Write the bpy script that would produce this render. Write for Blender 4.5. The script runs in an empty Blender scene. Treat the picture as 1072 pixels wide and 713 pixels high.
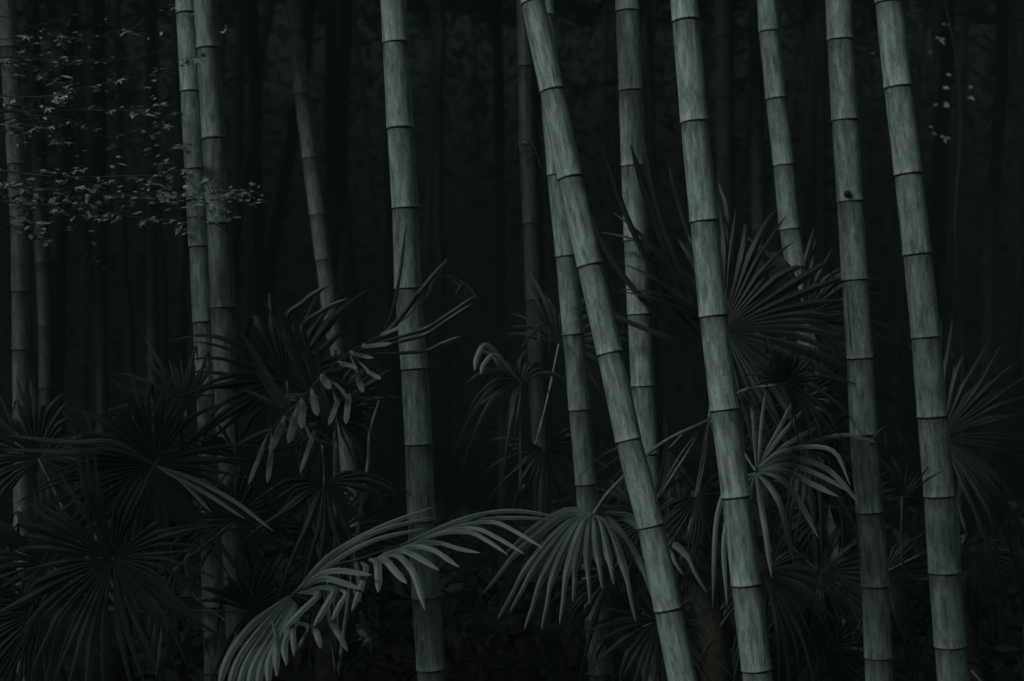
import bpy, math, random
import numpy as np
from mathutils import Vector, Matrix, noise

random.seed(11)
RNG = np.random.default_rng(11)
scene = bpy.context.scene
COL = scene.collection
EYE = 1.6
F = 1489.0            # focal length in photo pixels (50 mm on a 36 mm wide sensor)


def P(x, y, d):
    """where a point of the place stands: bearing measured in the photo, distance d in metres"""
    return Vector(((x - 536) / F * d, d, EYE - (y - 356.5) / F * d))


# ------------------------------------------------------------------ materials
def mat(name):
    m = bpy.data.materials.new(name)
    m.use_nodes = True
    nt = m.node_tree
    b = nt.nodes['Principled BSDF']
    return m, nt, b


def N(nt, t, **kw):
    n = nt.nodes.new(t)
    for k, v in kw.items():
        if k in n.inputs:
            n.inputs[k].default_value = v
        else:
            setattr(n, k, v)
    return n


def mixcol(nt, fac, a, b, blend='MIX'):
    n = nt.nodes.new('ShaderNodeMix')
    n.data_type = 'RGBA'
    n.blend_type = blend
    for i, v in ((0, fac), (6, a), (7, b)):
        if hasattr(v, 'is_linked') or hasattr(v, 'links'):
            nt.links.new(v, n.inputs[i])
        else:
            n.inputs[i].default_value = v
    return n.outputs[2]


def ramp(nt, src, pts):
    r = nt.nodes.new('ShaderNodeValToRGB')
    while len(r.color_ramp.elements) < len(pts):
        r.color_ramp.elements.new(0.5)
    for e, (p, c) in zip(r.color_ramp.elements, pts):
        e.position = p
        e.color = c if len(c) == 4 else (*c, 1)
    nt.links.new(src, r.inputs[0])
    return r.outputs[0]


def g(v):
    return (v, v, v, 1)


def culm_material(name, base, pale, rough=0.5):
    m, nt, b = mat(name)
    L = nt.links.new
    at = N(nt, 'ShaderNodeAttribute', attribute_name='sc')
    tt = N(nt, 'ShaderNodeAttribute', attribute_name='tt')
    oi = N(nt, 'ShaderNodeObjectInfo')
    add = N(nt, 'ShaderNodeVectorMath', operation='ADD')
    L(at.outputs['Vector'], add.inputs[0])
    sc = N(nt, 'ShaderNodeVectorMath', operation='SCALE')
    comb = N(nt, 'ShaderNodeCombineXYZ')
    L(oi.outputs['Random'], comb.inputs[0]); L(oi.outputs['Random'], comb.inputs[2])
    L(comb.outputs[0], sc.inputs[0]); sc.inputs['Scale'].default_value = 37.0
    L(sc.outputs[0], add.inputs[1])

    def nz(scale, stretch, det=4, rough_=0.6):
        mp = N(nt, 'ShaderNodeMapping')
        mp.inputs['Scale'].default_value = stretch
        L(add.outputs[0], mp.inputs['Vector'])
        n = N(nt, 'ShaderNodeTexNoise')
        n.inputs['Scale'].default_value = scale
        n.inputs['Detail'].default_value = det
        n.inputs['Roughness'].default_value = rough_
        L(mp.outputs[0], n.inputs['Vector'])
        return n.outputs['Fac']
    streak = nz(3.6, (1, 1, 3.4), 6, .72)         # long fibres and scuffs
    fine = nz(12.0, (1, 1, 6.5), 5, .75)
    blotch = nz(2.1, (1, 1, 4.5), 5, .7)
    speck = nz(7.0, (1, 1, 9.0), 3, .5)
    patch = nz(2.3, (1, 1, 3.2), 6, .72)
    c = mixcol(nt, ramp(nt, streak, [(.36, g(0)), (.62, g(1))]), base, pale)
    c = mixcol(nt, 1.0, c, ramp(nt, fine, [(.30, g(.62)), (.5, g(.98)), (.7, g(1.2))]), 'MULTIPLY')
    c = mixcol(nt, 1.0, c, ramp(nt, blotch, [(.36, g(.48)), (.5, g(.95)), (.64, g(1.25))]), 'MULTIPLY')
    c = mixcol(nt, ramp(nt, patch, [(.55, g(0)), (.64, g(.6))]), c, tuple(min(1, v * 1.35) for v in pale[:3]) + (1,))
    c = mixcol(nt, 1.0, c, ramp(nt, speck, [(.27, g(.4)), (.34, g(1)), (1, g(1))]), 'MULTIPLY')
    # darker skin under each node and a paler band above the next
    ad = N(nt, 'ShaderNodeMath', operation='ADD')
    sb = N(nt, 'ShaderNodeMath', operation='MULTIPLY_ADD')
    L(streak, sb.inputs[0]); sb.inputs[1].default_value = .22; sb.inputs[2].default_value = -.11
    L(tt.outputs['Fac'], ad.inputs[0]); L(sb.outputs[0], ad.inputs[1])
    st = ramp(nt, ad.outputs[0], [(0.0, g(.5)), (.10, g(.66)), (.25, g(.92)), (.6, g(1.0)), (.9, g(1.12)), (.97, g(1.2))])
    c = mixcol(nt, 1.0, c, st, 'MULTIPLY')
    rv = ramp(nt, oi.outputs['Random'], [(0, g(.9)), (1, g(1.08))])
    c = mixcol(nt, 1.0, c, rv, 'MULTIPLY')
    L(c, b.inputs['Base Color'])
    b.inputs['Roughness'].default_value = rough
    b.inputs['Specular IOR Level'].default_value = 0.3
    bp = N(nt, 'ShaderNodeBump'); bp.inputs['Strength'].default_value = .25; bp.inputs['Distance'].default_value = .002
    L(fine, bp.inputs['Height']); L(bp.outputs[0], b.inputs['Normal'])
    return m


def leaf_material(name, base, pale, rough=0.42, spec=0.5, scale=6.0):
    m, nt, b = mat(name)
    L = nt.links.new
    tc = N(nt, 'ShaderNodeTexCoord')
    n = N(nt, 'ShaderNodeTexNoise'); n.inputs['Scale'].default_value = scale; n.inputs['Detail'].default_value = 5
    L(tc.outputs['Object'], n.inputs['Vector'])
    c = mixcol(nt, ramp(nt, n.outputs['Fac'], [(.35, g(0)), (.65, g(1))]), base, pale)
    n2 = N(nt, 'ShaderNodeTexNoise'); n2.inputs['Scale'].default_value = 55; n2.inputs['Detail'].default_value = 4
    L(tc.outputs['Object'], n2.inputs['Vector'])
    c = mixcol(nt, 1.0, c, ramp(nt, n2.outputs['Fac'], [(.3, g(.6)), (.55, g(1)), (.75, g(1.3))]), 'MULTIPLY')
    L(c, b.inputs['Base Color'])
    b.inputs['Roughness'].default_value = rough
    b.inputs['Specular IOR Level'].default_value = spec
    return m


def blade_material(name, base, pale, dry, rough=.48, spec=.35, tip=.75):
    """palm blade: fine lengthwise veins, each blade its own tone, tips painted lighter as if lit"""
    m, nt, b = mat(name)
    L = nt.links.new
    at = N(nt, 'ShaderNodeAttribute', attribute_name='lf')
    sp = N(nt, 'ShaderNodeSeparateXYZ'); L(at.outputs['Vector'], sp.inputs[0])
    def nz(scale, st, det=3):
        mp = N(nt, 'ShaderNodeMapping'); mp.inputs['Scale'].default_value = st
        L(at.outputs['Vector'], mp.inputs['Vector'])
        n = N(nt, 'ShaderNodeTexNoise'); n.inputs['Scale'].default_value = scale; n.inputs['Detail'].default_value = det
        L(mp.outputs[0], n.inputs['Vector']); return n.outputs['Fac']
    vein = nz(3.2, (1, .35, 40), 3)
    blot = nz(2.2, (.5, 3, 40), 5)
    tone = nz(1.0, (0, 0, 91.7), 0)
    c = mixcol(nt, ramp(nt, blot, [(.35, g(0)), (.65, g(1))]), base, pale)
    c = mixcol(nt, 1.0, c, ramp(nt, vein, [(.35, g(.5)), (.5, g(1)), (.66, g(1.35))]), 'MULTIPLY')
    c = mixcol(nt, 1.0, c, ramp(nt, tone, [(.3, g(.6)), (.5, g(1)), (.7, g(1.35))]), 'MULTIPLY')
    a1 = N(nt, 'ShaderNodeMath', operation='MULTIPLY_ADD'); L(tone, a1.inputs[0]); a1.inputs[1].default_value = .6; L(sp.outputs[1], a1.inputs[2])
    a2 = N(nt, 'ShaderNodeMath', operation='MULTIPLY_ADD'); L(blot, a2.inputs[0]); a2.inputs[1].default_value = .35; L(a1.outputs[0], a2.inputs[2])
    c = mixcol(nt, ramp(nt, a2.outputs[0], [(0, g(0)), (.62, g(0)), (.92, g(.12)), (1.0, g(.4))]), c, dry)  # the dry tone lightens the tips: light on the bends, painted in
    L(c, b.inputs['Base Color'])
    b.inputs['Roughness'].default_value = rough
    b.inputs['Specular IOR Level'].default_value = spec
    bp = N(nt, 'ShaderNodeBump'); bp.inputs['Strength'].default_value = .3; bp.inputs['Distance'].default_value = .002
    L(vein, bp.inputs['Height']); L(bp.outputs[0], b.inputs['Normal'])
    return m


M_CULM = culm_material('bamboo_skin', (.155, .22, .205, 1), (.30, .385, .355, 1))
M_CULM_DARK = culm_material('deep_shade_bamboo_skin', (.025, .04, .036, 1), (.05, .072, .064, 1))  # bamboo skin darkened: shade on the dim stems put into the colour
M_CULM_FAR = culm_material('far_bamboo_skin', (.013, .02, .018, 1), (.024, .035, .031, 1), .8)  # darkest copy: gloom of the rear grove painted into the skin
M_CULM_MID = culm_material('shaded_bamboo_skin', (.11, .15, .14, 1), (.2, .255, .235, 1))  # half-dark copy of the bamboo skin, shade put into its colour
M_RING = leaf_material('node_scar', (.018, .024, .02, 1), (.03, .038, .032, 1), .8, .2)
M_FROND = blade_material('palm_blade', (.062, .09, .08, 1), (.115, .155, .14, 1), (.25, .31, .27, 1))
M_FROND_MID = blade_material('part_shade_palm_blade', (.030, .048, .040, 1), (.06, .088, .074, 1), (.15, .19, .16, 1))  # dimmer copy of the palm blade, part shade put into its colour
M_FROND_DARK = blade_material('dark_palm_blade', (.012, .019, .0165, 1), (.024, .036, .031, 1), (.05, .064, .055, 1), .5, .18)  # darkest palm blade copy: shade among the fans painted in
M_PETIOLE = leaf_material('palm_stalk', (.09, .12, .09, 1), (.2, .24, .18, 1), .4, .5, 12)
M_RIB = leaf_material('palm_rib', (.02, .03, .026, 1), (.05, .07, .06, 1), .5, .3, 12)
M_DRY = leaf_material('dry_stalk', (.28, .3, .24, 1), (.45, .46, .38, 1), .5, .4, 12)
M_FIBRE = leaf_material('trunk_fibre', (.02, .022, .018, 1), (.045, .045, .035, 1), .9, .1, 30)
M_SMALL = leaf_material('small_leaf', (.13, .18, .165, 1), (.34, .42, .39, 1), .3, .8, 20)
M_BARK = leaf_material('bark', (.03, .033, .028, 1), (.06, .062, .052, 1), .9, .1, 25)
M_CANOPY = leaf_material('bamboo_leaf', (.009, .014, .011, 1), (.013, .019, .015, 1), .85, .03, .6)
M_UNDER = leaf_material('undergrowth_leaf', (.012, .018, .015, 1), (.026, .037, .03, 1), .7, .1, 3)


def ground_material():
    m, nt, b = mat('leaf_litter')
    L = nt.links.new
    tc = N(nt, 'ShaderNodeTexCoord')
    v = N(nt, 'ShaderNodeTexVoronoi'); v.inputs['Scale'].default_value = 22
    n = N(nt, 'ShaderNodeTexNoise'); n.inputs['Scale'].default_value = 3; n.inputs['Detail'].default_value = 8
    L(tc.outputs['Object'], v.inputs['Vector']); L(tc.outputs['Object'], n.inputs['Vector'])
    c = mixcol(nt, n.outputs['Fac'], (.010, .012, .009, 1), (.03, .032, .025, 1))
    c = mixcol(nt, .5, c, v.outputs['Color'], 'MULTIPLY')
    L(c, b.inputs['Base Color']); b.inputs['Roughness'].default_value = .95
    b.inputs['Specular IOR Level'].default_value = .1
    bp = N(nt, 'ShaderNodeBump'); bp.inputs['Strength'].default_value = .8; bp.inputs['Distance'].default_value = .03
    L(v.outputs['Distance'], bp.inputs['Height']); L(bp.outputs[0], b.inputs['Normal'])
    return m


# ------------------------------------------------------------------ mesh helpers
def mesh_from(name, verts, faces, material, parent=None, smooth=True, attrs=None):
    me = bpy.data.meshes.new(name)
    me.from_pydata([tuple(v) for v in verts], [], faces)
    me.materials.append(material)
    if smooth:
        me.polygons.foreach_set('use_smooth', [True] * len(me.polygons))
    if attrs:
        for k, (ty, data) in attrs.items():
            a = me.attributes.new(k, ty, 'POINT')
            a.data.foreach_set('vector' if ty == 'FLOAT_VECTOR' else 'value', np.asarray(data, dtype=np.float32).ravel())
    me.update()
    o = bpy.data.objects.new(name, me)
    COL.objects.link(o)
    if parent:
        o.parent = parent
        o.matrix_parent_inverse = Matrix.Identity(4)
    return o


def quads_mesh(name, V, nq, material, parent=None):
    """V: (nq*4,3) array of separate quads, built at numpy speed"""
    me = bpy.data.meshes.new(name)
    me.vertices.add(nq * 4); me.loops.add(nq * 4); me.polygons.add(nq)
    me.vertices.foreach_set('co', V.astype(np.float32).ravel())
    me.loops.foreach_set('vertex_index', np.arange(nq * 4, dtype=np.int32))
    me.polygons.foreach_set('loop_start', np.arange(0, nq * 4, 4, dtype=np.int32))
    me.polygons.foreach_set('loop_total', np.full(nq, 4, dtype=np.int32))
    me.materials.append(material)
    me.update(calc_edges=True)
    o = bpy.data.objects.new(name, me)
    COL.objects.link(o)
    if parent:
        o.parent = parent
    return o


def thing(name, loc, label, cat, group=None):
    o = bpy.data.objects.new(name, None)
    o.empty_display_size = .2
    COL.objects.link(o)
    o.location = loc
    o['label'] = label; o['category'] = cat
    if group:
        o['group'] = group
    return o


def catmull(pts, n):
    pts = [Vector(p) for p in pts]
    q = [pts[0] * 2 - pts[1]] + pts + [pts[-1] * 2 - pts[-2]]
    out = []
    segs = len(pts) - 1
    for k in range(n + 1):
        u = k / n * segs
        i = min(int(u), segs - 1); t = u - i
        a, b, c, d = q[i], q[i + 1], q[i + 2], q[i + 3]
        out.append(.5 * ((2 * b) + (c - a) * t + (2 * a - 5 * b + 4 * c - d) * t * t + (3 * b - a - 3 * c + d) * t ** 3))
    return out


def tube_into(V, Fc, pts, radii, sides=8, cap=True):
    base = len(V)
    up = Vector((0.13, .31, 1))
    for i, p in enumerate(pts):
        t = (pts[min(i + 1, len(pts) - 1)] - pts[max(i - 1, 0)]).normalized()
        u = t.cross(up)
        if u.length < .05:
            u = t.cross(Vector((1, 0, 0)))
        u.normalize(); w = t.cross(u)
        for k in range(sides):
            a = 2 * math.pi * k / sides
            V.append(p + (u * math.cos(a) + w * math.sin(a)) * radii[i])
    for i in range(len(pts) - 1):
        for k in range(sides):
            a = base + i * sides + k; b = base + i * sides + (k + 1) % sides
            Fc.append((a, b, b + sides, a + sides))
    if cap:
        Fc.append(tuple(base + (len(pts) - 1) * sides + k for k in range(sides)))
        Fc.append(tuple(base + k for k in reversed(range(sides))))


# ------------------------------------------------------------------ terrain
def ground_z(x, y):
    z = .10 * noise.noise(Vector((x * .35, y * .35, 2))) + .04 * noise.noise(Vector((x * 1.6, y * 1.6, 5)))
    if y > 15:
        z += (y - 15) ** 1.35 * .16
    return z


def build_ground():
    xs = np.concatenate([np.linspace(-400, -40, 10), np.linspace(-36, 36, 120), np.linspace(40, 400, 10)])
    ys = np.concatenate([np.linspace(-400, -34, 10), np.linspace(-30, 50, 150), np.linspace(54, 130, 16)])
    V, Fc = [], []
    for y in ys:
        for x in xs:
            V.append((x, y, ground_z(x, min(y, 90))))
    nx = len(xs)
    for j in range(len(ys) - 1):
        for i in range(nx - 1):
            a = j * nx + i
            Fc.append((a, a + 1, a + 1 + nx, a + nx))
    o = mesh_from('ground', V, Fc, ground_material())
    o['kind'] = 'structure'


build_ground()

# ------------------------------------------------------------------ bamboo
PROFILE = [(0, .955), (.010, .955), (.03, .962), (.08, .975), (.2, .985), (.4, .99), (.6, .99), (.8, .993), (.92, .998), (.965, 1.008), (.988, 1.032), (1.0, 1.034)]
SIDES = 28


def culm_mesh(name, nodes, radii, material, parent, sides=SIDES):
    """nodes: points from top to bottom; one continuous skin with a lip over every node"""
    V, Fc, sc, tt = [], [], [], []
    s = random.random() * 50
    rings = 0
    for i in range(len(nodes) - 1):
        a, b = nodes[i], nodes[i + 1]
        t = (b - a).normalized()
        u = t.cross(Vector((0, 1, 0))).normalized(); w = t.cross(u)
        ln = (b - a).length
        # slight crook of its own in each internode
        for (q, m) in PROFILE:
            p = a.lerp(b, q)
            r = (radii[i] * (1 - q) + radii[i + 1] * q) * m
            for k in range(sides):
                an = 2 * math.pi * k / sides
                wob = 1 + .012 * math.sin(an * 2 + i)
                V.append(p + (u * math.cos(an) + w * math.sin(an)) * r * wob)
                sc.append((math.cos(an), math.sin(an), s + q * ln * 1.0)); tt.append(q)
            rings += 1
        s += ln + 3.1
    for i in range(rings - 1):
        for k in range(sides):
            a = i * sides + k; b = i * sides + (k + 1) % sides
            Fc.append((a, a + sides, b + sides, b))
    Fc.append(tuple(range(sides)))
    Fc.append(tuple(reversed(range((rings - 1) * sides, rings * sides))))
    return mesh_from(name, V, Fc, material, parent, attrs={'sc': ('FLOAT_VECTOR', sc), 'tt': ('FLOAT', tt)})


def ring_mesh(p, t, r, material, parent, label=None):
    u = t.cross(Vector((0, 1, 0))).normalized(); w = t.cross(u)
    hs = random.uniform(.5, .95)
    prof = [(-.0012, .99), (-.0003, 1.022), (.0022 * hs, 1.022), (.0038 * hs, 1.0), (.0044 * hs, .93)]
    V, Fc = [], []
    n = 32
    ph = random.random() * 6
    for (h, m) in prof:
        for k in range(n):
            an = 2 * math.pi * k / n
            hh = h + .0011 * math.sin(an + ph) + .0006 * math.sin(3 * an + ph)
            V.append(p + t * hh + (u * math.cos(an) + w * math.sin(an)) * r * m)
    for i in range(len(prof) - 1):
        for k in range(n):
            a = i * n + k; b = i * n + (k + 1) % n
            Fc.append((a, a + n, b + n, b))
    return mesh_from('node_ring', V, Fc, material, parent)


def bamboo(depth, width, taper, nodes, label, dark=False, ext_up=7.5, dlean=0.0, group='bamboo stems standing in the grove'):
    """nodes: list of (x_centre, y) node rings seen in the photo from top to bottom"""
    ys = [n[1] for n in nodes]
    pts = [P(x, y, depth + dlean * (y - 356) / 356) for x, y in nodes]
    rad = [width * (1 + taper * (y - 356) / 713) / 2 / F * depth for y in ys]
    # upward: same rhythm, straightening slowly
    d = (pts[0] - pts[1]); 
    up_p, up_r = [], []
    p = pts[0].copy(); r = rad[0]
    step = d.length; dr = d.normalized()
    while p.z < ext_up:
        step = min(step * 1.03, .42)
        dr = (dr + Vector((0, 0, .02)) + Vector((random.uniform(-.006, .006), random.uniform(-.006, .006), 0))).normalized()
        p = p + dr * step; r *= .985
        up_p.append(p.copy()); up_r.append(r)
    dn_p, dn_r = [], []
    p = pts[-1].copy(); r = rad[-1]
    d = pts[-1] - pts[-2]; step = d.length; dr = d.normalized()
    while p.z > ground_z(p.x, p.y) - .05:
        step = max(step * .9, .1)
        dr = (dr + Vector((0, 0, -.03))).normalized()
        p = p + dr * step; r *= 1.01
        dn_p.append(p.copy()); dn_r.append(r)
    allp = list(reversed(up_p)) + pts + dn_p
    allr = list(reversed(up_r)) + rad + dn_r
    base = allp[-1].copy(); base.z = ground_z(base.x, base.y)
    root = thing('bamboo', base, label, 'bamboo', group)
    loc = [q - base for q in allp]
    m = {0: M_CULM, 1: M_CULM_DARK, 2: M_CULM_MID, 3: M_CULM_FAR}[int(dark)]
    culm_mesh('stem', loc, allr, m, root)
    for i in range(1, len(loc) - 1):
        if allp[i].z > EYE + .26 * depth + .35 and i > 1:      # rings high above the view stay part of the skin
            continue
        t = (loc[i + 1] - loc[i]).normalized()
        t2 = ((loc[i] - loc[i - 1]).normalized() + t).normalized()
        ring_mesh(loc[i], t2, allr[i], M_RING, root)
    return root


def path(edges, ys):
    """edges: [(y, x_centre)...] piecewise, sampled at the node heights ys"""
    e = sorted(edges)
    out = []
    for y in ys:
        if y <= e[0][0]:
            (y0, x0), (y1, x1) = e[0], e[1]
        elif y >= e[-1][0]:
            (y0, x0), (y1, x1) = e[-2], e[-1]
        else:
            for k in range(len(e) - 1):
                if e[k][0] <= y <= e[k + 1][0]:
                    (y0, x0), (y1, x1) = e[k], e[k + 1]
        out.append((x0 + (x1 - x0) * (y - y0) / (y1 - y0), y))
    return out


bamboo(5.8, 24, .10, path([(0, 195), (235, 208.5), (440, 219), (634, 224.5)], [-68, 14, 96, 177, 258, 337, 413, 487, 557, 634]),
       'slim bright bamboo stem, left one of the touching pair', ext_up=7.6)
bamboo(5.5, 26, .08, path([(0, 215), (50, 218), (235, 229.5), (402, 237), (560, 245)], [-44, 51, 145, 234, 322, 402, 478, 552, 620, 690]),
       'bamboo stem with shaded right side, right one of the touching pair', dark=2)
bamboo(7.5, 17.5, .1, path([(0, 308), (98, 316), (225, 332.5), (375, 352.5), (500, 366)], [-34, 32, 98, 166, 225, 272, 322, 372, 430, 500]),
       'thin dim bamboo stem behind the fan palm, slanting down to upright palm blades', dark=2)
bamboo(5.1, 29, .1, path([(0, 412), (134, 419), (218, 424.5), (302, 427), (386, 434), (465, 438.5), (545, 441), (713, 452)], [-42, 45, 134, 218, 302, 386, 465, 545, 625, 700]),
       'thick upright bamboo stem with smooth lit left edge, alone left of centre')
bamboo(4.9, 27.5, .12, path([(3, 558), (95, 578), (186, 597), (278, 617.5), (370, 638.5), (461, 658), (551, 681.5), (638, 699.5), (720, 716)], [-85, 3, 95, 186, 278, 370, 461, 551, 638, 720]),
       'steeply leaning bamboo stem crossing in front of its neighbours', dlean=-.12)
bamboo(5.9, 23, .1, path([(0, 569), (183, 584), (268, 593), (350, 600.5), (429, 607), (507, 614), (645, 624)], [-66, 17, 100, 183, 268, 350, 429, 507, 585, 648]),
       'pale bamboo stem mostly hidden behind the leaning one at the top')
bamboo(6.6, 18, .1, path([(0, 549), (152, 552), (240, 556), (380, 562)], [-12, 70, 152, 234, 314, 392, 470]),
       'thin dark bamboo stem with faint left rim, just left of the leaning one', dark=True)
bamboo(5.5, 26, .05, path([(0, 656.5), (95, 660.5), (174, 663), (252, 666), (329, 669.5), (404, 673.5), (475, 677)], [-72, 12, 95, 174, 252, 329, 404, 475, 545, 612]),
       'upright bamboo stem crossed by dark pointed leaf tips halfway up')
bamboo(4.65, 30, .07, path([(0, 716), (22, 718), (128, 727), (232, 737), (331, 747), (429, 758.5), (520, 770.5), (612, 781), (701, 792)], [-78, 22, 128, 232, 331, 429, 520, 612, 701, 785]),
       'brightest scuffed bamboo stem standing right of the leaning one', dlean=-.05)
bamboo(6.0, 22.5, .12, path([(0, 803), (33, 805), (103, 812.5), (173, 820.5), (236, 826), (296, 836)], [-38, 33, 103, 173, 240, 304, 366, 430]),
       'shorter-looking bamboo stem vanishing behind dark fan leaves halfway down', group='bamboo stems standing in the grove')
bamboo(5.3, 28, .06, path([(0, 878), (42, 879.5), (126, 884.5), (211, 890), (293, 895), (375, 900.5), (455, 904), (536, 910.5), (613, 916.5), (688, 919.5)], [-42, 42, 126, 211, 293, 375, 455, 536, 613, 688]),
       'bamboo stem with a small knot and a long dark crack, second from the right')
bamboo(4.85, 30.5, .17, path([(2, 930.5), (91, 940), (182, 951), (266, 960.5), (353, 969.5), (436, 976), (519, 983.5), (599, 988.5), (676, 995)], [-85, 2, 91, 182, 266, 353, 436, 519, 599, 676, 755]),
       'rightmost thick bamboo stem beside the dark right edge')
bamboo(6.7, 19.5, .05, path([(90, 12.5), (230, 21), (430, 23.5), (572, 25)], [-10, 50, 112, 172, 234, 305, 366, 426, 488, 550, 605]),
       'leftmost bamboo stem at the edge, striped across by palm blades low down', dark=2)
bamboo(7.9, 16.5, .08, path([(0, 33), (230, 43), (341, 48.5), (420, 49.5)], [20, 84, 148, 212, 276, 341, 406, 468]),
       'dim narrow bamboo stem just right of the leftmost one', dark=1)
for (d, w, x0, x1, off, lab) in [
        (8.5, 13, 158, 163, 20, 'dim bamboo stem in the dark between the left pair and the edge'),
        (6.9, 19, 757, 768, 38, 'shadowy bamboo stem just right of the brightest stem'),
        (7.6, 15, 790, 803, 10, 'shadowy bamboo stem close behind the stem that vanishes into fan leaves'),
        (9.0, 11, 521, 529, 30, 'faint bamboo stem in the dark middle gap'),
        (8.6, 12, 104, 109, 60, 'faint bamboo stem in the dark left third')]:
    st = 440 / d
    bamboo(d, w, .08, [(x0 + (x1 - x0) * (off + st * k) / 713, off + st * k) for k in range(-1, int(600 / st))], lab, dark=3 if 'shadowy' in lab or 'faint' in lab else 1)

def find(word):
    return next(o for o in COL.objects if word in o.get('label', ''))


def skin_mark(name, root, pts, d, cx, half, w, material, label=None):
    """a scratch, crack or stub on the near face of a stem; cx/half: stem axis and half width in photo pixels"""
    V, Fc = [], []
    pp = []
    for (x, y) in pts:
        c = cx(y); t = max(-.95, min(.95, (x - c) / half))
        pp.append(P(x, y, d - half / F * d * math.sqrt(1 - t * t) - .0006) - root.location)
    tube_into(V, Fc, catmull(pp, 10), [w * (.35 + .65 * math.sin(math.pi * i / 10)) for i in range(11)], 6)
    o = mesh_from(name, V, Fc, material, root)
    if label:
        o['label'] = label


kst = find('small knot')
skin_mark('crack', kst, [(886.5, 298), (888, 330), (890, 352), (892, 373)], 5.3, lambda y: 895 + (y - 293) * .067, 14, .0016, M_RING)
skin_mark('crack', kst, [(892.5, 305), (893.5, 335), (894.5, 360)], 5.3, lambda y: 895 + (y - 293) * .067, 14, .0009, M_RING)
V, Fc = [], []
kp = P(887.5, 203, 5.3 - .052) - kst.location
tube_into(V, Fc, [kp + Vector((0, .01, 0)), kp + Vector((0, -.004, .002)), kp + Vector((0, -.012, .005)), kp + Vector((0, -.015, .007))], [.013, .012, .008, .003], 10)
mesh_from('bud', V, Fc, M_RING, kst)
ist = find('brightest scuffed')
for pts, w_ in (([(754, 302), (759, 312), (765, 326)], .0011), ([(757, 300), (763, 318)], .0007), ([(788, 636), (792, 643), (796, 652)], .0010), ([(727, 60), (728, 84)], .0008), ([(768, 470), (771, 498)], .0008)):
    skin_mark('scratch', ist, pts, 4.62, lambda y: 716 + (y) * .105, 14.5, w_, M_DRY)
for word, cxf, hf, d_, pts in (('steeply leaning', lambda y: 558 + (y - 3) * .221, 14, 4.9, [(578, 70), (582, 92)]), ('alone left of centre', lambda y: 412 + y * .052, 14, 5.1, [(432, 250), (433, 258)]),
                               ('beside the dark right edge', lambda y: 930 + y * .1, 15, 4.85, [(982, 344), (986, 352)])):
    skin_mark('scar', find(word), pts, d_, cxf, hf, .0016, M_RING)

# the shaded grove behind: one stem per style, copied and scattered
protos = []
for k in range(3):
    nodes, rad = [], []
    z = 11.5; x = y = 0.0
    while z > -.1:
        nodes.append(Vector((x, y, z))); rad.append(.028 + .018 * (1 - z / 11.5))
        st = .30 + .06 * random.random()
        z -= st; x += random.uniform(-.02, .03); y += random.uniform(-.02, .02)
    b = nodes[-1].copy(); b.z = 0
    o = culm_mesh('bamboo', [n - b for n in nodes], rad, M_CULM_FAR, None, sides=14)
    protos.append(o)
first = [True] * 3
for k in range(130):
    d = 9.0 + 13 * random.random() ** .8
    x = random.uniform(-.46, .46) * d * 1.1
    if k % 9 == 0:
        x = random.choice((-1, 1)) * random.uniform(.45, .7) * d
    i = k % 3
    o = protos[i] if first[i] else protos[i].copy()
    if not first[i]:
        COL.objects.link(o)
    first[i] = False
    o.location = (x, d, ground_z(x, d))
    o.rotation_euler = (random.uniform(-.06, .06), random.uniform(-.13, .03), random.uniform(0, 6.28))
    s = random.uniform(.8, 1.25); o.scale = (s, s, random.uniform(.9, 1.2))
    o['label'] = 'dark unlit bamboo stem far back in the grove'
    o['category'] = 'bamboo'; o['group'] = 'dark bamboo stems far back'


# ------------------------------------------------------------------ palms
class Pts(list):
    """vertices plus, for palm blades, (across, along, blade) of each"""
    def __init__(self):
        super().__init__(); self.lf = []


def ribbon_into(V, Fc, pts, w, face, fold=.42, n=14, taper=None):
    """one leaf segment: folded strip along pts; w = greatest width in metres"""
    c = catmull(pts, n)
    base = len(V)
    for i, p in enumerate(c):
        u = i / n
        t = (c[min(i + 1, n)] - c[max(i - 1, 0)]).normalized()
        s = t.cross(face)
        if s.length < 1e-4:
            s = t.cross(Vector((0, 0, 1)))
        s.normalize()
        nn = s.cross(t).normalized()
        if taper is None:
            hw = min(.35 + u * 2.2, 1.0) * (1.0 - .12 * u if u < .78 else max(.10, (.906 - ((u - .78) / .22) ** 1.8 * .82)))
        else:
            hw = taper(u)
        hw *= w / 2
        if hasattr(V, 'lf'):
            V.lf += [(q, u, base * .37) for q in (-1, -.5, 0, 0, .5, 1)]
        sk = .12 * math.sin(u * 9 + base)
        V += [p - s * hw - nn * hw * fold, p - s * hw * .5 - nn * hw * fold * (.42 + sk), p + nn * hw * fold * .3, p + nn * hw * fold * .3, p + s * hw * .5 - nn * hw * fold * (.42 - sk), p + s * hw - nn * hw * fold]
    for i in range(n):
        for k in (0, 1, 3, 4):
            a = base + i * 6 + k
            Fc.append((a, a + 1, a + 7, a + 6))


def leaf_obj(palm, V, Fc, material, petiole=None, pr=(.006, .004), label=None):
    o = palm.matrix_world if False else None
    base = palm.location
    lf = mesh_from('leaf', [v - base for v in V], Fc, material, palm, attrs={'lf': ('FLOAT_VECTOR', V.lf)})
    if label:
        lf['label'] = label
    if petiole:
        PV, PF = [], []
        c = catmull(petiole, 16)
        rr = [pr[0] + (pr[1] - pr[0]) * i / 16 for i in range(17)]
        tube_into(PV, PF, [q - base for q in c], rr, 7)
        mesh_from('petiole', PV, PF, M_PETIOLE, lf)
    return lf


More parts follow.
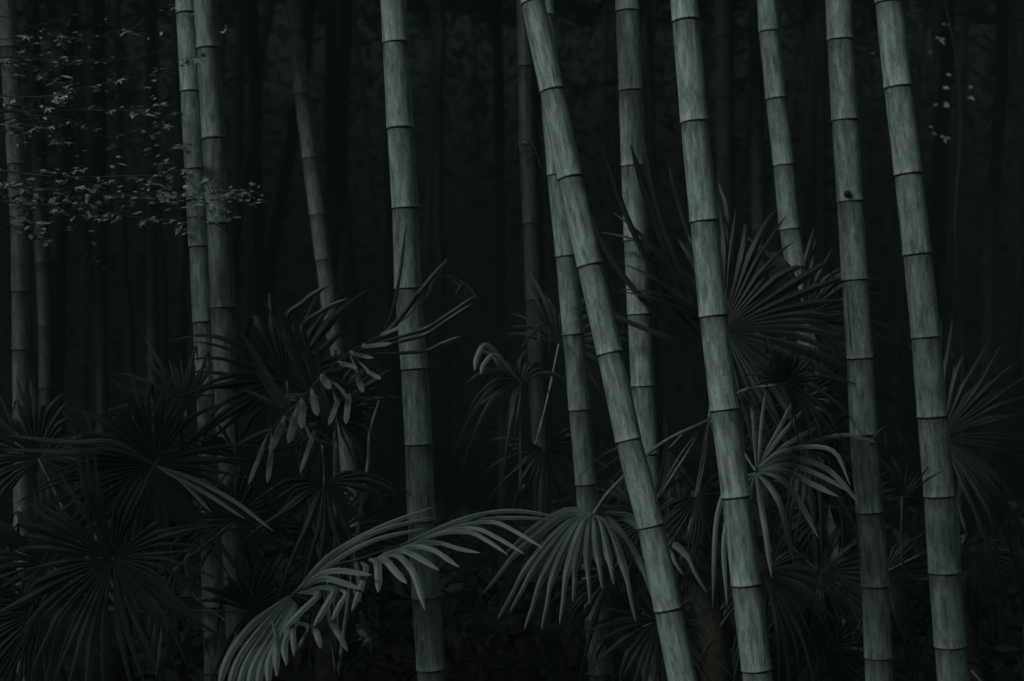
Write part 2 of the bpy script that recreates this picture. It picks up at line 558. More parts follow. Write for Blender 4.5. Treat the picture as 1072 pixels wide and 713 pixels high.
def fan_into(V, Fc, hub, axis, normal, R, spread, nseg, droop=.25, join=.5, curl=.0, seed=0, vary=.16):
    rnd = random.Random(seed)
    a = axis.normalized()
    nrm = (normal - a * normal.dot(a)).normalized()
    b = nrm.cross(a)
    dth = math.radians(spread) / nseg
    for k in range(nseg):
        th = -math.radians(spread) / 2 + dth * (k + .5)
        if rnd.random() < .07:
            continue
        th += rnd.gauss(0, .16) * dth
        d = a * math.cos(th) + b * math.sin(th)
        side = nrm.cross(d)
        r1 = R * (1 - .22 * abs(th) / math.pi) * (1 + rnd.uniform(-vary, vary)) * (1 + .10 * math.sin(k * .8 + seed)) * (rnd.uniform(.55, .85) if rnd.random() < .12 else 1)
        dr = droop * (1 + rnd.uniform(-.5, 1.3))
        bend = rnd.random() < .35
        bu = rnd.uniform(.5, .85); bs = rnd.uniform(.5, 1.3)
        lift = rnd.uniform(-.05, .05)
        dth_k = rnd.uniform(-1.2, 1.2) * dth
        n = 12
        base = len(V)
        for i in range(n + 1):
            u = i / n
            r = r1 * (.02 + .98 * u)
            p = hub + d * r + nrm * (.10 * r1 * math.sin(u * math.pi) - curl * r1 * u * u)
            p = p + side * (r1 * dth_k * max(0, u - join) * 1.4)
            p.z -= dr * r1 * u ** 2.6
            p += nrm * (lift * r1 * max(0, u - join) * 2)
            if bend and u > bu:
                p.z -= (u - bu) * r1 * bs
                p -= d * (u - bu) * r1 * .5 * bs
            full = r * dth * 1.02
            if u < join:
                w = full
            else:
                q = (u - join) / (1 - join)
                w = r1 * join * dth * (1 + .15 * q) * (1 - q ** 1.5) * .66 + .001
                if q < .15:
                    w = full * (1 - q / .15) + w * q / .15
            hw = w / 2
            fold = .55 if u < join else .35
            if hasattr(V, 'lf'):
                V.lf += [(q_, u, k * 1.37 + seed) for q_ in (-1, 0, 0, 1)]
            V += [p - side * hw - nrm * hw * fold, p + nrm * hw * fold * .4, p + nrm * hw * fold * .4, p + side * hw - nrm * hw * fold]
        for i in range(n):
            for j in (0, 2):
                q = base + i * 4 + j
                Fc.append((q, q + 1, q + 5, q + 4))


def fan_leaf(palm, hx, hy, d, ang, tilt, yaw, R, spread=250, nseg=34, droop=.25, join=.45, mat_=None, pet=None, seed=0, curl=0.0, label=None, pr=(.006, .004)):
    """ang: direction of the middle segment in the view plane (0 right, 90 up); tilt/yaw lean the blade away from the viewer"""
    hub = P(hx, hy, d)
    an = math.radians(ang)
    ax = Vector((math.cos(an), math.sin(math.radians(tilt)), math.sin(an)))
    nrm = Vector((math.sin(math.radians(yaw)), -1, .35))
    V, Fc = Pts(), []
    fan_into(V, Fc, hub, ax, nrm, R, spread, nseg, droop, join, curl, seed)
    pp = None
    if pet:
        pp = [P(*q) for q in pet] + [hub]
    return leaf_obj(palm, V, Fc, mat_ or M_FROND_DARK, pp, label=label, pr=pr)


def palm_root(x, d, label, h=.5, r=.05, z0=None):
    X = (x - 536) / F * d
    z = ground_z(X, d)
    root = thing('fan_palm', Vector((X, d, z)), label, 'palm', 'fan palms under the bamboo')
    V, Fc = [], []
    n = 14
    pts = [Vector((.03 * math.sin(i * .4), .02 * math.cos(i * .5), -.05 + (h + .05) * i / n)) for i in range(n + 1)]
    rr = [r * (1.25 - .35 * i / n) * (1 + .09 * (i % 2)) for i in range(n + 1)]
    tube_into(V, Fc, pts, rr, 14)
    mesh_from('trunk', V, Fc, M_FIBRE, root)
    return root


def seg_list(V, Fc, segs, F0=1.0, face=Vector((.0, -1, .55))):
    for s in segs:
        w = s[0]
        pts = [P(*q) for q in s[1:]]
        dm = sum(q[2] for q in s[1:]) / len(s[1:])
        ribbon_into(V, Fc, pts, w / F * dm, face)


# --- palm in the middle left: the arching bright leaf at the bottom and the upright leaf above it
pm = palm_root(352, 4.95, 'fan palm with long arching bright leaf low in the middle left', .55)
V, Fc = Pts(), []
D0 = 4.45
segs = []
# unsplit hand-like half hanging to the lower left
hub = (306, 623, D0 + .05)
for k, (tx, ty, w) in enumerate([(228, 722, 9), (238, 730, 9), (248, 735, 9), (259, 736, 9), (270, 733, 9), (281, 722, 9), (290, 708, 8), (300, 697, 8)]):
    mx = (306 + tx) / 2 - 14 + k * 1.2; my = (623 + ty) / 2 - 14 + k * 1.5
    segs.append((w * 1.25, (306 - 3 + k * .8, 624 + k, D0 + .05), (mx + 12, my - 6, D0 - .02), ((mx + tx) / 2 - 1, (my + ty) / 2 - 4, D0 - .08), (tx, ty, D0 - .12)))
# blades above the rib
segs += [(7, (312, 616, D0), (345, 581, D0 + .03), (397, 552, D0 + .1), (455, 530, D0 + .2)),
         (7, (316, 614, D0), (350, 583, D0 + .03), (395, 556, D0 + .08), (455, 541, D0 + .18)),
         (7, (318, 614, D0), (352, 586, D0 + .02), (392, 565, D0 + .06), (444, 553, D0 + .14)),
         (6, (400, 580, D0 + .05), (470, 548, D0 + .1), (514, 536, D0 + .15), (548, 535, D0 + .2), (584, 541, D0 + .25)),
         (5.5, (410, 578, D0 + .05), (470, 551, D0 + .1), (510, 543, D0 + .12), (550, 542, D0 + .15), (581, 545, D0 + .2)),
         (6, (420, 575, D0 + .04), (472, 553, D0 + .06), (514, 546, D0 + .05), (541, 557, D0), (569, 574, D0 - .06)),
         (6, (425, 573, D0 + .03), (464, 557, D0 + .04), (497, 553, D0 + .02), (523, 564, D0 - .02), (549, 580, D0 - .08)),
         (6, (420, 574, D0 + .02), (458, 559, D0 + .02), (491, 557, D0), (512, 567, D0 - .03), (532, 581, D0 - .1)),
         (6.5, (405, 580, D0), (432, 570, D0), (458, 568, D0 - .02), (480, 574, D0 - .05), (503, 579, D0 - .1)),
         (7, (400, 582, D0), (428, 572, D0 - .02), (452, 575, D0 - .05), (467, 584, D0 - .08), (481, 594, D0 - .11)),
         (8, (398, 582, D0 - .01), (420, 576, D0 - .03), (439, 584, D0 - .06), (460, 597, D0 - .1)),
         (9, (396, 583, D0 - .01), (416, 581, D0 - .03), (431, 597, D0 - .07), (438, 615, D0 - .1), (445, 639, D0 - .13)),
         (10, (392, 585, D0 - .01), (403, 586, D0 - .03), (413, 597, D0 - .06), (426, 611, D0 - .1)),
         (11, (386, 585, D0), (394, 588, D0 - .03), (396, 602, D0 - .06), (396, 620, D0 - .09)),
         (9, (378, 588, D0), (383, 595, D0 - .03), (378, 614, D0 - .07), (368, 640, D0 - .1)),
         (9, (316, 616, D0), (334, 606, D0 - .02), (350, 607, D0 - .05), (379, 617, D0 - .1)),
         (9, (318, 612, D0), (338, 600, D0 - .01), (356, 597, D0 - .04), (389, 602, D0 - .1)),
         (10, (322, 616, D0), (349, 616, D0 - .04), (340, 636, D0 - .07), (328, 656, D0 - .1)),
         (9, (326, 654, D0 - .1), (330, 660, D0 - .1), (333, 668, D0 - .12), (336, 679, D0 - .13)),
         (8, (328, 612, D0), (361, 618, D0 - .04), (355, 634, D0 - .07), (347, 650, D0 - .1)),
         (8, (345, 648, D0 - .1), (350, 656, D0 - .1), (356, 667, D0 - .12), (364, 682, D0 - .13)),
         (9, (310, 620, D0), (333, 621, D0 - .03), (315, 640, D0 - .07), (296, 660, D0 - .1)),
         (8, (300, 645, D0 - .06), (305, 655, D0 - .08), (307, 670, D0 - .1), (308, 687, D0 - .12)),
         (8, (285, 650, D0 - .05), (290, 668, D0 - .08), (290, 690, D0 - .1), (289, 708, D0 - .12)),
         (6, (300, 650, D0 - .02), (322, 655, D0 - .03), (318, 668, D0 - .04), (300, 695, D0 - .05))]
seg_list(V, Fc, [(q[0] * .8,) + tuple(q[1:]) for q in segs])
lf = leaf_obj(pm, V, Fc, M_FROND, [P(352, 700, 4.95), P(345, 660, 4.8), P(325, 632, 4.6), P(306, 623, D0 + .03)], label='long arching leaf with bright rounded drooping tips')
PV, PF = [], []
rib = catmull([P(306, 623, D0), P(341, 596, D0 + .01), (P(380, 584, D0 + .02)), P(430, 567, D0 + .05), P(475, 551, D0 + .08), P(514, 538, D0 + .14)], 20)
tube_into(PV, PF, [q - pm.location for q in rib], [.006 - .0042 * i / 20 for i in range(21)], 7)
mesh_from('midrib', PV, PF, M_RIB, lf)

# upright leaf with the row of short bright folded tips
V, Fc = Pts(), []
D1 = 4.7
H = (352, 462, D1 + .12)
segs = []; con = []
for (w, x0, y0, x1, y1) in [(9.5, 316, 419, 316, 449), (9.5, 327, 411, 332, 435), (9, 336, 393, 346, 407), (6, 355, 379, 374, 385), (6, 366, 369, 391, 375),
                            (5.5, 378, 363, 410, 359.5), (5, 398, 351, 422, 341), (5, 415, 341, 421, 328), (6, 384, 388, 399, 397), (7.5, 374, 393, 380, 411),
                            (8, 365, 412, 362, 444), (9.5, 311, 430, 302, 464), (9, 298, 438, 282, 474), (6, 277, 462, 260, 507), (7, 355, 416, 344, 445), (6, 329, 451, 314, 495), (7, 284, 470, 280, 505)]:
    rx_, ry_ = min([(284, 452), (299, 436), (314, 420), (325, 407), (336, 395), (351, 381), (366, 369), (383, 359), (400, 350), (420, 336)], key=lambda q: (q[0] - x0) ** 2 + (q[1] - y0) ** 2)
    con.append((w * .55, (rx_, ry_, D1 + .045), ((rx_ * .4 + x0 * .6), (ry_ * .4 + y0 * .6) - 1.5, D1 + .03), (x0 + (x1 - x0) * .2, y0 + (y1 - y0) * .2, D1 + .012)))
    segs.append((w * 1.05, (x0, y0, D1 + .03), (x0 + (x1 - x0) * .3, y0 + (y1 - y0) * .3, D1), (x0 + (x1 - x0) * .65, y0 + (y1 - y0) * .65, D1 - .04), (x1, y1, D1 - .07)))
for s_ in segs:
    ribbon_into(V, Fc, [P(*q) for q in s_[1:]], s_[0] * .9 / F * D1, Vector((random.uniform(-.25, .2), -1, random.uniform(.25, .6))), fold=.16, n=14, taper=lambda u: .55 + 1.8 * u if u < .22 else (1.0 - .3 * (u - .22) if u < .8 else .826 * max(.12, 1 - ((u - .8) / .2) ** 1.7)))
for s_ in con:
    ribbon_into(V, Fc, [P(*q) for q in s_[1:]], s_[0] / F * D1, Vector((0, -1, .4)), fold=.2, n=6, taper=lambda u: .5 + .5 * u)
lf2 = leaf_obj(pm, V, Fc, M_FROND, None, label='arching leaf with folded tips catching the light')
PV, PF = [], []
rib = catmull([P(300, 560, D1 + .2), P(272, 500, D1 + .1), P(284, 452, D1 + .05), P(314, 420, D1 + .04), P(336, 395, D1 + .04), P(366, 369, D1 + .04), P(400, 350, D1 + .03), P(438, 320, D1), P(468, 272, D1 - .06)], 40)
tube_into(PV, PF, [q - pm.location for q in rib], [.0055 - .004 * i / 40 for i in range(41)], 7)
mesh_from('midrib', PV, PF, M_RIB, lf2)
V, Fc = Pts(), []
segs = []
# long thin upright blades and the ones reaching right past the thick stem
segs += [(4.5, (345, 452, D1 + .15), (310, 382, D1 + .08), (275, 311, D1)),
         (5.5, (345, 452, D1 + .15), (316, 385, D1 + .1), (287, 315, D1)),
         (6, (347, 450, D1 + .15), (318, 375, D1 + .1), (293, 322, D1)),
         (5, (348, 448, D1 + .12), (322, 380, D1 + .1), (307, 326, D1)),
         (5, (350, 446, D1 + .1), (328, 380, D1 + .1), (316, 335, D1)),
         (4, (351, 446, D1 + .1), (336, 395, D1 + .08), (331, 350, D1)),
         (7, (330, 470, D1 + .2), (290, 420, D1 + .2), (262, 375, D1 + .15)),
         (7, (330, 470, D1 + .2), (285, 400, D1 + .25), (250, 345, D1 + .2)),
         (6, (352, 450, D1 + .2), (300, 345, D1 + .2), (318, 316, D1 + .18), (347, 296, D1 + .16)),
         (5, (352, 446, D1 + .2), (318, 352, D1 + .2), (336, 326, D1 + .18), (364, 312, D1 + .16)),
         (6, (398, 352, D1 + .04), (418, 334, D1 + .02), (440, 305, D1), (468, 271, D1 - .06)),
         (5, (396, 354, D1 + .04), (410, 342, D1 + .03), (424, 326, D1), (441, 300, D1 - .03)),
         (4, (400, 352, D1 + .04), (412, 322, D1 + .02), (419, 285, D1), (425, 236, D1 - .03)),
         (4.5, (378, 364, D1 + .05), (440, 346, D1 + .1), (468, 330, D1 + .05), (498, 309, D1)),
         (4.5, (374, 367, D1 + .05), (440, 352, D1 + .1), (467, 336, D1 + .05), (494, 318, D1)),
         (4.5, (366, 372, D1 + .05), (440, 368, D1 + .1), (462, 360, D1 + .05), (482, 352, D1)),
         (6, (345, 460, D1 + .2), (290, 425, D1 + .2), (256, 408, D1 + .2)),
         (6, (345, 465, D1 + .2), (290, 450, D1 + .2), (240, 470, D1 + .1))]
seg_list(V, Fc, segs, face=Vector((.35, -1, .1)))
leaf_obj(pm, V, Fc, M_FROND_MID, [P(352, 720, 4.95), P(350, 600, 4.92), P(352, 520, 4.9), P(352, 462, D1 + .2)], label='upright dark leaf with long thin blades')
fan_leaf(pm, 352, 560, 5.25, -60, 0, 0, .32, 300, 34, .2, .45, seed=33, pet=[(352, 700, 4.98), (352, 640, 5.2)])
fan_leaf(pm, 352, 440, 5.3, 110, 0, 0, .24, 300, 34, .2, .45, seed=34, pet=[(352, 700, 4.98), (356, 540, 5.3)])
fan_leaf(pm, 350, 425, 5.6, 90, 0, 0, .32, 330, 38, .15, .5, seed=74, pet=[(352, 700, 4.98), (350, 540, 5.5)])
fan_leaf(pm, 300, 400, 5.1, 100, 20, 20, .52, 260, 30, .15, .4, seed=31, pet=[(352, 700, 4.98), (330, 560, 5.1), (310, 470, 5.12)])
fan_leaf(pm, 340, 505, 4.72, -80, -5, 10, .30, 230, 20, .3, .4, seed=32)
# pale stalks standing in the clump
for pts, r in (([(374, 560, 4.8), (385, 486, 4.78), (387, 453, 4.76), (397, 419, 4.75)], .0065), ([(339, 562, 4.75), (339, 530, 4.74), (339, 493, 4.74), (337, 466, 4.73)], .004)):
    PV, PF = [], []
    c = catmull([P(*q) for q in [(352, 720, 4.95)] + pts], 18)
    tube_into(PV, PF, [q - pm.location for q in c], [r * (1.1 - .5 * i / 18) for i in range(19)], 7)
    s_ = mesh_from('stalk', PV, PF, M_DRY, pm); s_['label'] = 'pale dry leafless stalk'

# --- centre palm: broad hanging fan, radiating fan on the right
pc = palm_root(742, 5.35, 'fan palm in the centre with a broad hanging pleated leaf', 1.0)
CR = (742, 440, 5.3)
V, Fc = Pts(), []
D2 = 5.15
segs = []
hubp = (621, 538, D2)
tips = [(505, 622, .15, 560, 560), (521, 648, .12, 566, 574), (534, 640, .1, 570, 580), (549, 659, .06, 576, 586), (567, 659, .04, 584, 584), (586, 653, .0, 597, 580), (600, 630, -.03, 604, 578),
        (618, 632, -.05, 614, 574), (631, 617, -.05, 624, 572), (643, 612, -.04, 635, 574), (666, 651, -.02, 648, 575), (690, 640, .08, 660, 570), (715, 601, .12, 690, 565), (740, 620, .12, 702, 560), (545, 600, .2, 565, 552), (528, 580, .25, 570, 545)]
for (tx, ty, dd, mx, my) in tips:
    bx, by = tx * .45 + mx * .55 + (mx - 621) * .05, ty * .35 + my * .65
    segs.append((7.2, hubp, ((mx + 621) / 2, (my + 538) / 2 - 9, D2 - .05 + dd), (mx + (tx - mx) * .3, my + (ty - my) * .25, D2 - .1 + dd), (tx * .7 + mx * .3, ty * .68 + my * .32, D2 - .12 + dd), (tx, ty, D2 - .12 + dd)))
for s in segs:
    ribbon_into(V, Fc, [P(*q) for q in s[1:]], s[0] / F * D2, Vector((0, -1, .6)), fold=.55, n=18,
                taper=lambda u: (u * 3.2 + .1 if u < .36 else (1.25 if u < .46 else (1.25 - (u - .46) * 4.2 if u < .6 else .66 * (1 - .25 * (u - .6) / .3) if u < .9 else max(.18, .495 * (1 - ((u - .9) / .1) ** 2))))))
leaf_obj(pc, V, Fc, M_FROND, [P(*CR), P(690, 466, 5.28), P(640, 512, D2 + .04), P(621, 538, D2 - .01)], label='broad pleated leaf hanging like a half-open umbrella', pr=(.008, .006))

V, Fc = Pts(), []
D3 = 4.95
segs = [(8, (791, 495, D3), (797, 530, D3 - .03), (802, 560, D3 - .06), (808, 605, D3 - .07)),
        (8.5, (792, 495, D3), (808, 512, D3 - .03), (819, 535, D3 - .07), (831, 592, D3 - .1)),
        (9, (794, 494, D3), (814, 498, D3 - .03), (834, 520, D3 - .07), (857, 563, D3 - .1)),
        (8.5, (794, 492, D3), (820, 492, D3 - .03), (848, 505, D3 - .05), (878, 520, D3 - .08)),
        (8, (794, 490, D3), (825, 479, D3 - .02), (858, 486, D3 - .04), (880, 503, D3 - .06), (900, 528, D3 - .08)),
        (7, (794, 490, D3), (825, 486, D3 - .02), (858, 497, D3 - .04), (892, 516, D3 - .06)),
        (6.5, (794, 489, D3), (815, 474, D3), (848, 467, D3 - .02), (875, 474, D3 - .04), (890, 508, D3 - .06)),
        (7, (792, 490, D3), (790, 455, D3 + .02), (787, 425, D3), (774, 410, D3 - .05)),
        (5, (794, 485, D3), (797, 445, D3 + .02), (802, 409, D3)),
        (6, (794, 488, D3), (812, 455, D3 + .05), (834, 413, D3 + .1)),
        (6, (794, 488, D3), (818, 455, D3 + .05), (845, 425, D3 + .1)),
        (7, (794, 488, D3), (822, 466, D3 + .05), (860, 444, D3 + .1)),
        (6, (794, 488, D3), (830, 470, D3 + .05), (880, 455, D3 + .1), (918, 463, D3 + .1)),
        (8, (791, 495, D3), (783, 525, D3 + .02), (779, 560, D3), (786, 600, D3 - .02)),
        (7, (791, 495, D3), (770, 520, D3 + .05), (758, 565, D3 + .03), (761, 634, D3)),
        (7, (791, 495, D3), (765, 505, D3 + .05), (750, 545, D3 + .05), (746, 636, D3 + .02))]
seg_list(V, Fc, [(q[0] * .78,) + tuple(q[1:]) for q in segs], face=Vector((-.1, -1, .5)))
leaf_obj(pc, V, Fc, M_FROND, [P(*CR), P(765, 455, 5.2), P(791, 493, D3)], label='radiating leaf with drooping blades right of the bright stem')
fan_leaf(pc, 757, 345, 5.35, 35, 15, 15, .66, 250, 40, .12, .45, seed=5, pet=[CR, (748, 400, 5.35)], label='large dark fan leaf hiding a bamboo stem')
V, Fc = Pts(), []
seg_list(V, Fc, [(10, (748, 372, 5.35), (712, 300, 5.32), (684, 222, 5.3), (660, 151, 5.28)), (9, (748, 372, 5.35), (716, 290, 5.32), (688, 215, 5.3), (673, 138, 5.28)),
                 (7, (748, 372, 5.35), (700, 310, 5.34), (660, 235, 5.33), (630, 150, 5.3)), (7, (748, 372, 5.35), (690, 330, 5.34), (640, 270, 5.33), (612, 205, 5.3)),
                 (7, (748, 372, 5.35), (735, 290, 5.36), (712, 215, 5.4), (700, 170, 5.42)), (7, (748, 372, 5.35), (760, 280, 5.4), (762, 220, 5.5), (752, 190, 5.55)), (6, (748, 372, 5.35), (690, 350, 5.34), (640, 330, 5.33), (600, 322, 5.3))], face=Vector((.2, -1, .2)))
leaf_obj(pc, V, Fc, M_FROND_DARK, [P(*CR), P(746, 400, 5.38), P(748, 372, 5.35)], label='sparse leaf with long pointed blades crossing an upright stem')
fan_leaf(pc, 842, 330, 5.7, 60, 5, 5, .42, 250, 30, .15, .45, seed=61, pet=[CR, (790, 390, 5.6)])
fan_leaf(pc, 846, 470, 5.7, 20, 5, 0, .36, 300, 34, .2, .5, seed=62, pet=[CR, (800, 470, 5.6)])
fan_leaf(pc, 858, 600, 5.65, -40, 5, 0, .40, 300, 34, .2, .5, seed=63, pet=[CR, (800, 540, 5.6)])
fan_leaf(pc, 868, 530, 5.75, 90, 0, 0, .36, 330, 38, .15, .5, seed=69, pet=[CR, (820, 500, 5.7)])
fan_leaf(pc, 862, 680, 5.7, 90, 0, 0, .36, 330, 38, .15, .5, seed=70, pet=[CR, (800, 560, 5.6)])
fan_leaf(pc, 676, 545, 5.36, 200, 0, 0, .27, 330, 34, .15, .5, seed=71, pet=[CR, (710, 480, 5.33)])
fan_leaf(pc, 690, 650, 5.36, 200, 0, 0, .30, 330, 34, .15, .5, seed=72, pet=[CR, (720, 560, 5.35)])
fan_leaf(pc, 835, 420, 5.75, 90, 0, 0, .34, 330, 38, .15, .5, seed=73, pet=[CR, (790, 430, 5.6)])
fan_leaf(pc, 640, 600, 5.5, -90, 5, 0, .36, 260, 30, .2, .5, seed=64, pet=[CR, (690, 520, 5.45)])
fan_leaf(pc, 700, 470, 5.5, 200, 10, 10, .34, 220, 26, .3, .35, seed=8, pet=[CR, (720, 450, 5.45)])
fan_leaf(pc, 822, 402, 4.98, 50, 5, 10, .29, 250, 22, .5, .3, seed=9, pet=[CR, (775, 410, 5.2)])
fan_leaf(pc, 730, 520, 5.25, -60, 5, 10, .33, 240, 26, .3, .35, seed=10, pet=[CR, (738, 480, 5.3)])
fan_leaf(pc, 800, 600, 5.4, -60, -5, 10, .40, 220, 26, .4, .4, seed=12, pet=[CR, (768, 500, 5.35), (785, 560, 5.38)])

# --- left palms
pl = palm_root(130, 5.2, 'large dark fan palm with round radiating leaves at the lower left', .6)
CL = (130, 640, 5.15)
fan_leaf(pl, 162, 487, 4.85, 215, -5, -5, .52, 330, 46, .12, .45, seed=21, pet=[CL, (140, 560, 5.05)], label='round leaf radiating from a small pale centre')
fan_leaf(pl, 118, 585, 4.6, 230, -5, 0, .46, 340, 48, .10, .5, seed=22, pet=[CL, (124, 610, 4.9)], label='lower round leaf with long thin spokes')
fan_leaf(pl, 45, 640, 4.9, 250, 0, 10, .40, 250, 34, .25, .4, seed=23, pet=[CL, (90, 640, 5)])
fan_leaf(pl, 195, 430, 5.6, 170, 10, 10, .40, 250, 34, .15, .4, seed=24, pet=[CL, (170, 540, 5.4)])
fan_leaf(pl, 120, 500, 5.45, 90, 10, 0, .42, 220, 30, .2, .4, seed=25, pet=[CL, (100, 560, 5.3)])
fan_leaf(pl, 248, 480, 5.1, 60, 10, 10, .33, 240, 28, .2, .4, seed=26, pet=[CL, (190, 560, 5.12)])
fan_leaf(pl, 246, 545, 5.3, 80, 5, 0, .30, 300, 32, .2, .5, seed=65, pet=[CL, (190, 590, 5.2)])
fan_leaf(pl, 262, 640, 5.2, 20, 5, 0, .32, 300, 32, .25, .5, seed=66, pet=[CL, (200, 640, 5.2)])
fan_leaf(pl, 40, 480, 5.8, 80, 5, 0, .40, 320, 40, .15, .5, seed=67, pet=[CL, (100, 600, 5.4)])
fan_leaf(pl, 28, 665, 5.35, 160, 5, 0, .34, 330, 38, .15, .5, seed=75, pet=[CL, (80, 640, 5.2)])
fan_leaf(pl, 52, 590, 5.6, 160, 5, 0, .42, 330, 40, .15, .5, seed=68, pet=[CL, (100, 630, 5.4)])
V, Fc = Pts(), []
seg_list(V, Fc, [(5, (162, 487, 4.83), (200, 500, 4.75), (245, 524, 4.68), (286, 556, 4.62)),
                 (5, (162, 487, 4.83), (195, 504, 4.75), (225, 522, 4.7), (256, 543, 4.66)),
                 (5, (162, 487, 4.83), (190, 503, 4.76), (222, 537, 4.7)),
                 (5, (162, 487, 4.83), (120, 462, 4.8), (70, 462, 4.76), (5, 455, 4.7)),
                 (5, (162, 487, 4.83), (120, 470, 4.8), (70, 472, 4.76), (0, 470, 4.7))], face=Vector((0, -1, .8)))
leaf_obj(pl, V, Fc, M_FROND, None, label='few lit long blades reaching sideways')
V, Fc = Pts(), []
seg_list(V, Fc, [(3.5, (200, 575, 4.7), (194, 590, 4.68), (197, 604, 4.66)), (4, (198, 580, 4.7), (178, 605, 4.68), (173, 625, 4.66), (175, 667, 4.64)),
                 (4, (196, 580, 4.7), (184, 605, 4.68), (180, 625, 4.66), (183, 653, 4.64)), (4, (190, 592, 4.7), (168, 620, 4.68), (156, 650, 4.66), (155, 697, 4.64)),
                 (5, (188, 595, 4.7), (170, 625, 4.68), (162, 660, 4.66), (156, 704, 4.64)), (4, (190, 595, 4.7), (175, 630, 4.68), (169, 665, 4.66), (163, 710, 4.64)),
                 (5, (190, 600, 4.72), (172, 620, 4.7), (166, 645, 4.68), (165, 690, 4.66))], face=Vector((0, -1, .4)))
leaf_obj(pl, V, Fc, M_FROND, [P(*CL), P(165, 600, 4.9), P(196, 576, 4.7)], label='withered narrow leaf hanging limp')

# --- right palms
pr_ = palm_root(1010, 5.6, 'dark fan palm half hidden by the rightmost bamboo stem', .7)
CRR = (1012, 560, 5.55)
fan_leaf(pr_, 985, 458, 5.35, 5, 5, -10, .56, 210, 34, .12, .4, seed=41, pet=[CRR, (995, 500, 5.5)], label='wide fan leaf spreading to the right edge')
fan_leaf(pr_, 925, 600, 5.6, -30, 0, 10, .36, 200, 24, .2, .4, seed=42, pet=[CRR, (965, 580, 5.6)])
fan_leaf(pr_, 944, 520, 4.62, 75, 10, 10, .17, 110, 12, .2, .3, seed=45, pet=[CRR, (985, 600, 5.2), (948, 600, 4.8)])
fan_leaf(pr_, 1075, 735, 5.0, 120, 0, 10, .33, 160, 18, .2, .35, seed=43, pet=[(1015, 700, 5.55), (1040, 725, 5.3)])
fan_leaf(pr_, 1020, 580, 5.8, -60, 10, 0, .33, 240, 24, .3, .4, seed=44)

# --- small palm in the dark gap of the middle
pg = palm_root(545, 6.2, 'small dark palm with broken leaves in the middle gap', .6)
CG = (545, 520, 6.15)
fan_leaf(pg, 545, 400, 6.0, 150, 10, 20, .32, 260, 16, .5, .35, seed=51, pet=[CG, (545, 450, 6.1)])
fan_leaf(pg, 585, 360, 6.4, 60, 10, 0, .36, 220, 22, .1, .4, seed=52, pet=[CG, (570, 430, 6.3)])
fan_leaf(pg, 570, 470, 6.2, -80, 0, 0, .32, 260, 24, .3, .4, seed=53, pet=[CG, (560, 490, 6.2)])
V, Fc = Pts(), []
seg_list(V, Fc, [(6, (545, 400, 5.95), (512, 362, 5.9), (500, 372, 5.88), (497, 388, 5.86)), (5, (545, 400, 5.95), (520, 372, 5.9), (507, 380, 5.88), (503, 392, 5.86))], face=Vector((0, -1, .4)))
leaf_obj(pg, V, Fc, M_FROND, None, label='bent over leaf tip with a bright glint')

# a fallen thin twig beside the left pair
V, Fc = Pts(), []
tw = catmull([P(200, 620, 5.0), P(214, 634, 4.97), P(239, 654, 4.93), P(262, 700, 4.9), P(270, 800, 4.95)], 20)
b0 = tw[-1].copy(); b0.z = ground_z(b0.x, b0.y)
root = thing('twig', b0, 'thin pale twig leaning beside the foot of the left pair', 'twig')
tube_into(V, Fc, [q - b0 for q in tw], [.0032 - .002 * (1 - i / 20) for i in range(21)], 6)
mesh_from('stick', V, Fc, M_DRY, root)


def side_twig(word, x, y, d, sx, pts, nleaf, material):
    """thin dark side shoot with a few narrow leaves growing from a node"""
    root = find(word)
    V, Fc = [], []
    c = catmull([P(*q) - root.location for q in pts], 12)
    tube_into(V, Fc, c, [.0022 - .0013 * i / 12 for i in range(13)], 5)
    b = mesh_from('side_shoot', V, Fc, M_RING, root)
    V, Fc = Pts(), []
    for k in range(nleaf):
        q = c[random.randint(4, 12)]
        a = random.uniform(-2.6, -.3) if sx > 0 else random.uniform(-2.9, -.5)
        dd = Vector((math.cos(a), random.uniform(-.4, .4), math.sin(a))).normalized() * random.uniform(.05, .11)
        ribbon_into(V, Fc, [q, q + dd * .5 + Vector((0, 0, .008)), q + dd - Vector((0, 0, .008))], .010, Vector((0, -1, .3)), n=6)
    mesh_from('shoot_leaves', V, Fc, material, b, attrs={'lf': ('FLOAT_VECTOR', V.lf)})


side_twig('mostly hidden behind', 591, 349, 5.88, -1, [(592, 350, 5.88), (584, 344, 5.84), (574, 340, 5.8), (560, 346, 5.78)], 7, M_FROND_DARK)
side_twig('faint left rim', 550, 152, 6.55, -1, [(545, 152, 6.55), (540, 143, 6.5), (556, 150, 6.45), (566, 170, 6.4)], 5, M_FROND_DARK)
side_twig('alone left of centre', 441, 302, 5.08, 1, [(440, 302, 5.08), (452, 292, 5.05), (470, 288, 5.0), (488, 296, 5.0)], 6, M_FROND_DARK)
side_twig('with a small knot', 912, 455, 5.28, 1, [(917, 455, 5.28), (928, 446, 5.25), (942, 444, 5.2)], 5, M_FROND_DARK)


# ------------------------------------------------------------------ small-leaved tree at the upper left
LEAF5 = []
for k in range(5):
    a = math.radians(-112 + 56 * k)
    r = (.62, .86, 1, .86, .62)[k]
    LEAF5 += [(math.sin(a - .3) * .30, math.cos(a - .3) * .30), (math.sin(a) * r, math.cos(a) * r)]
LEAF5 += [(math.sin(math.radians(140)) * .3, math.cos(math.radians(140)) * .3), (0, -.15), (-.2, -.2)]


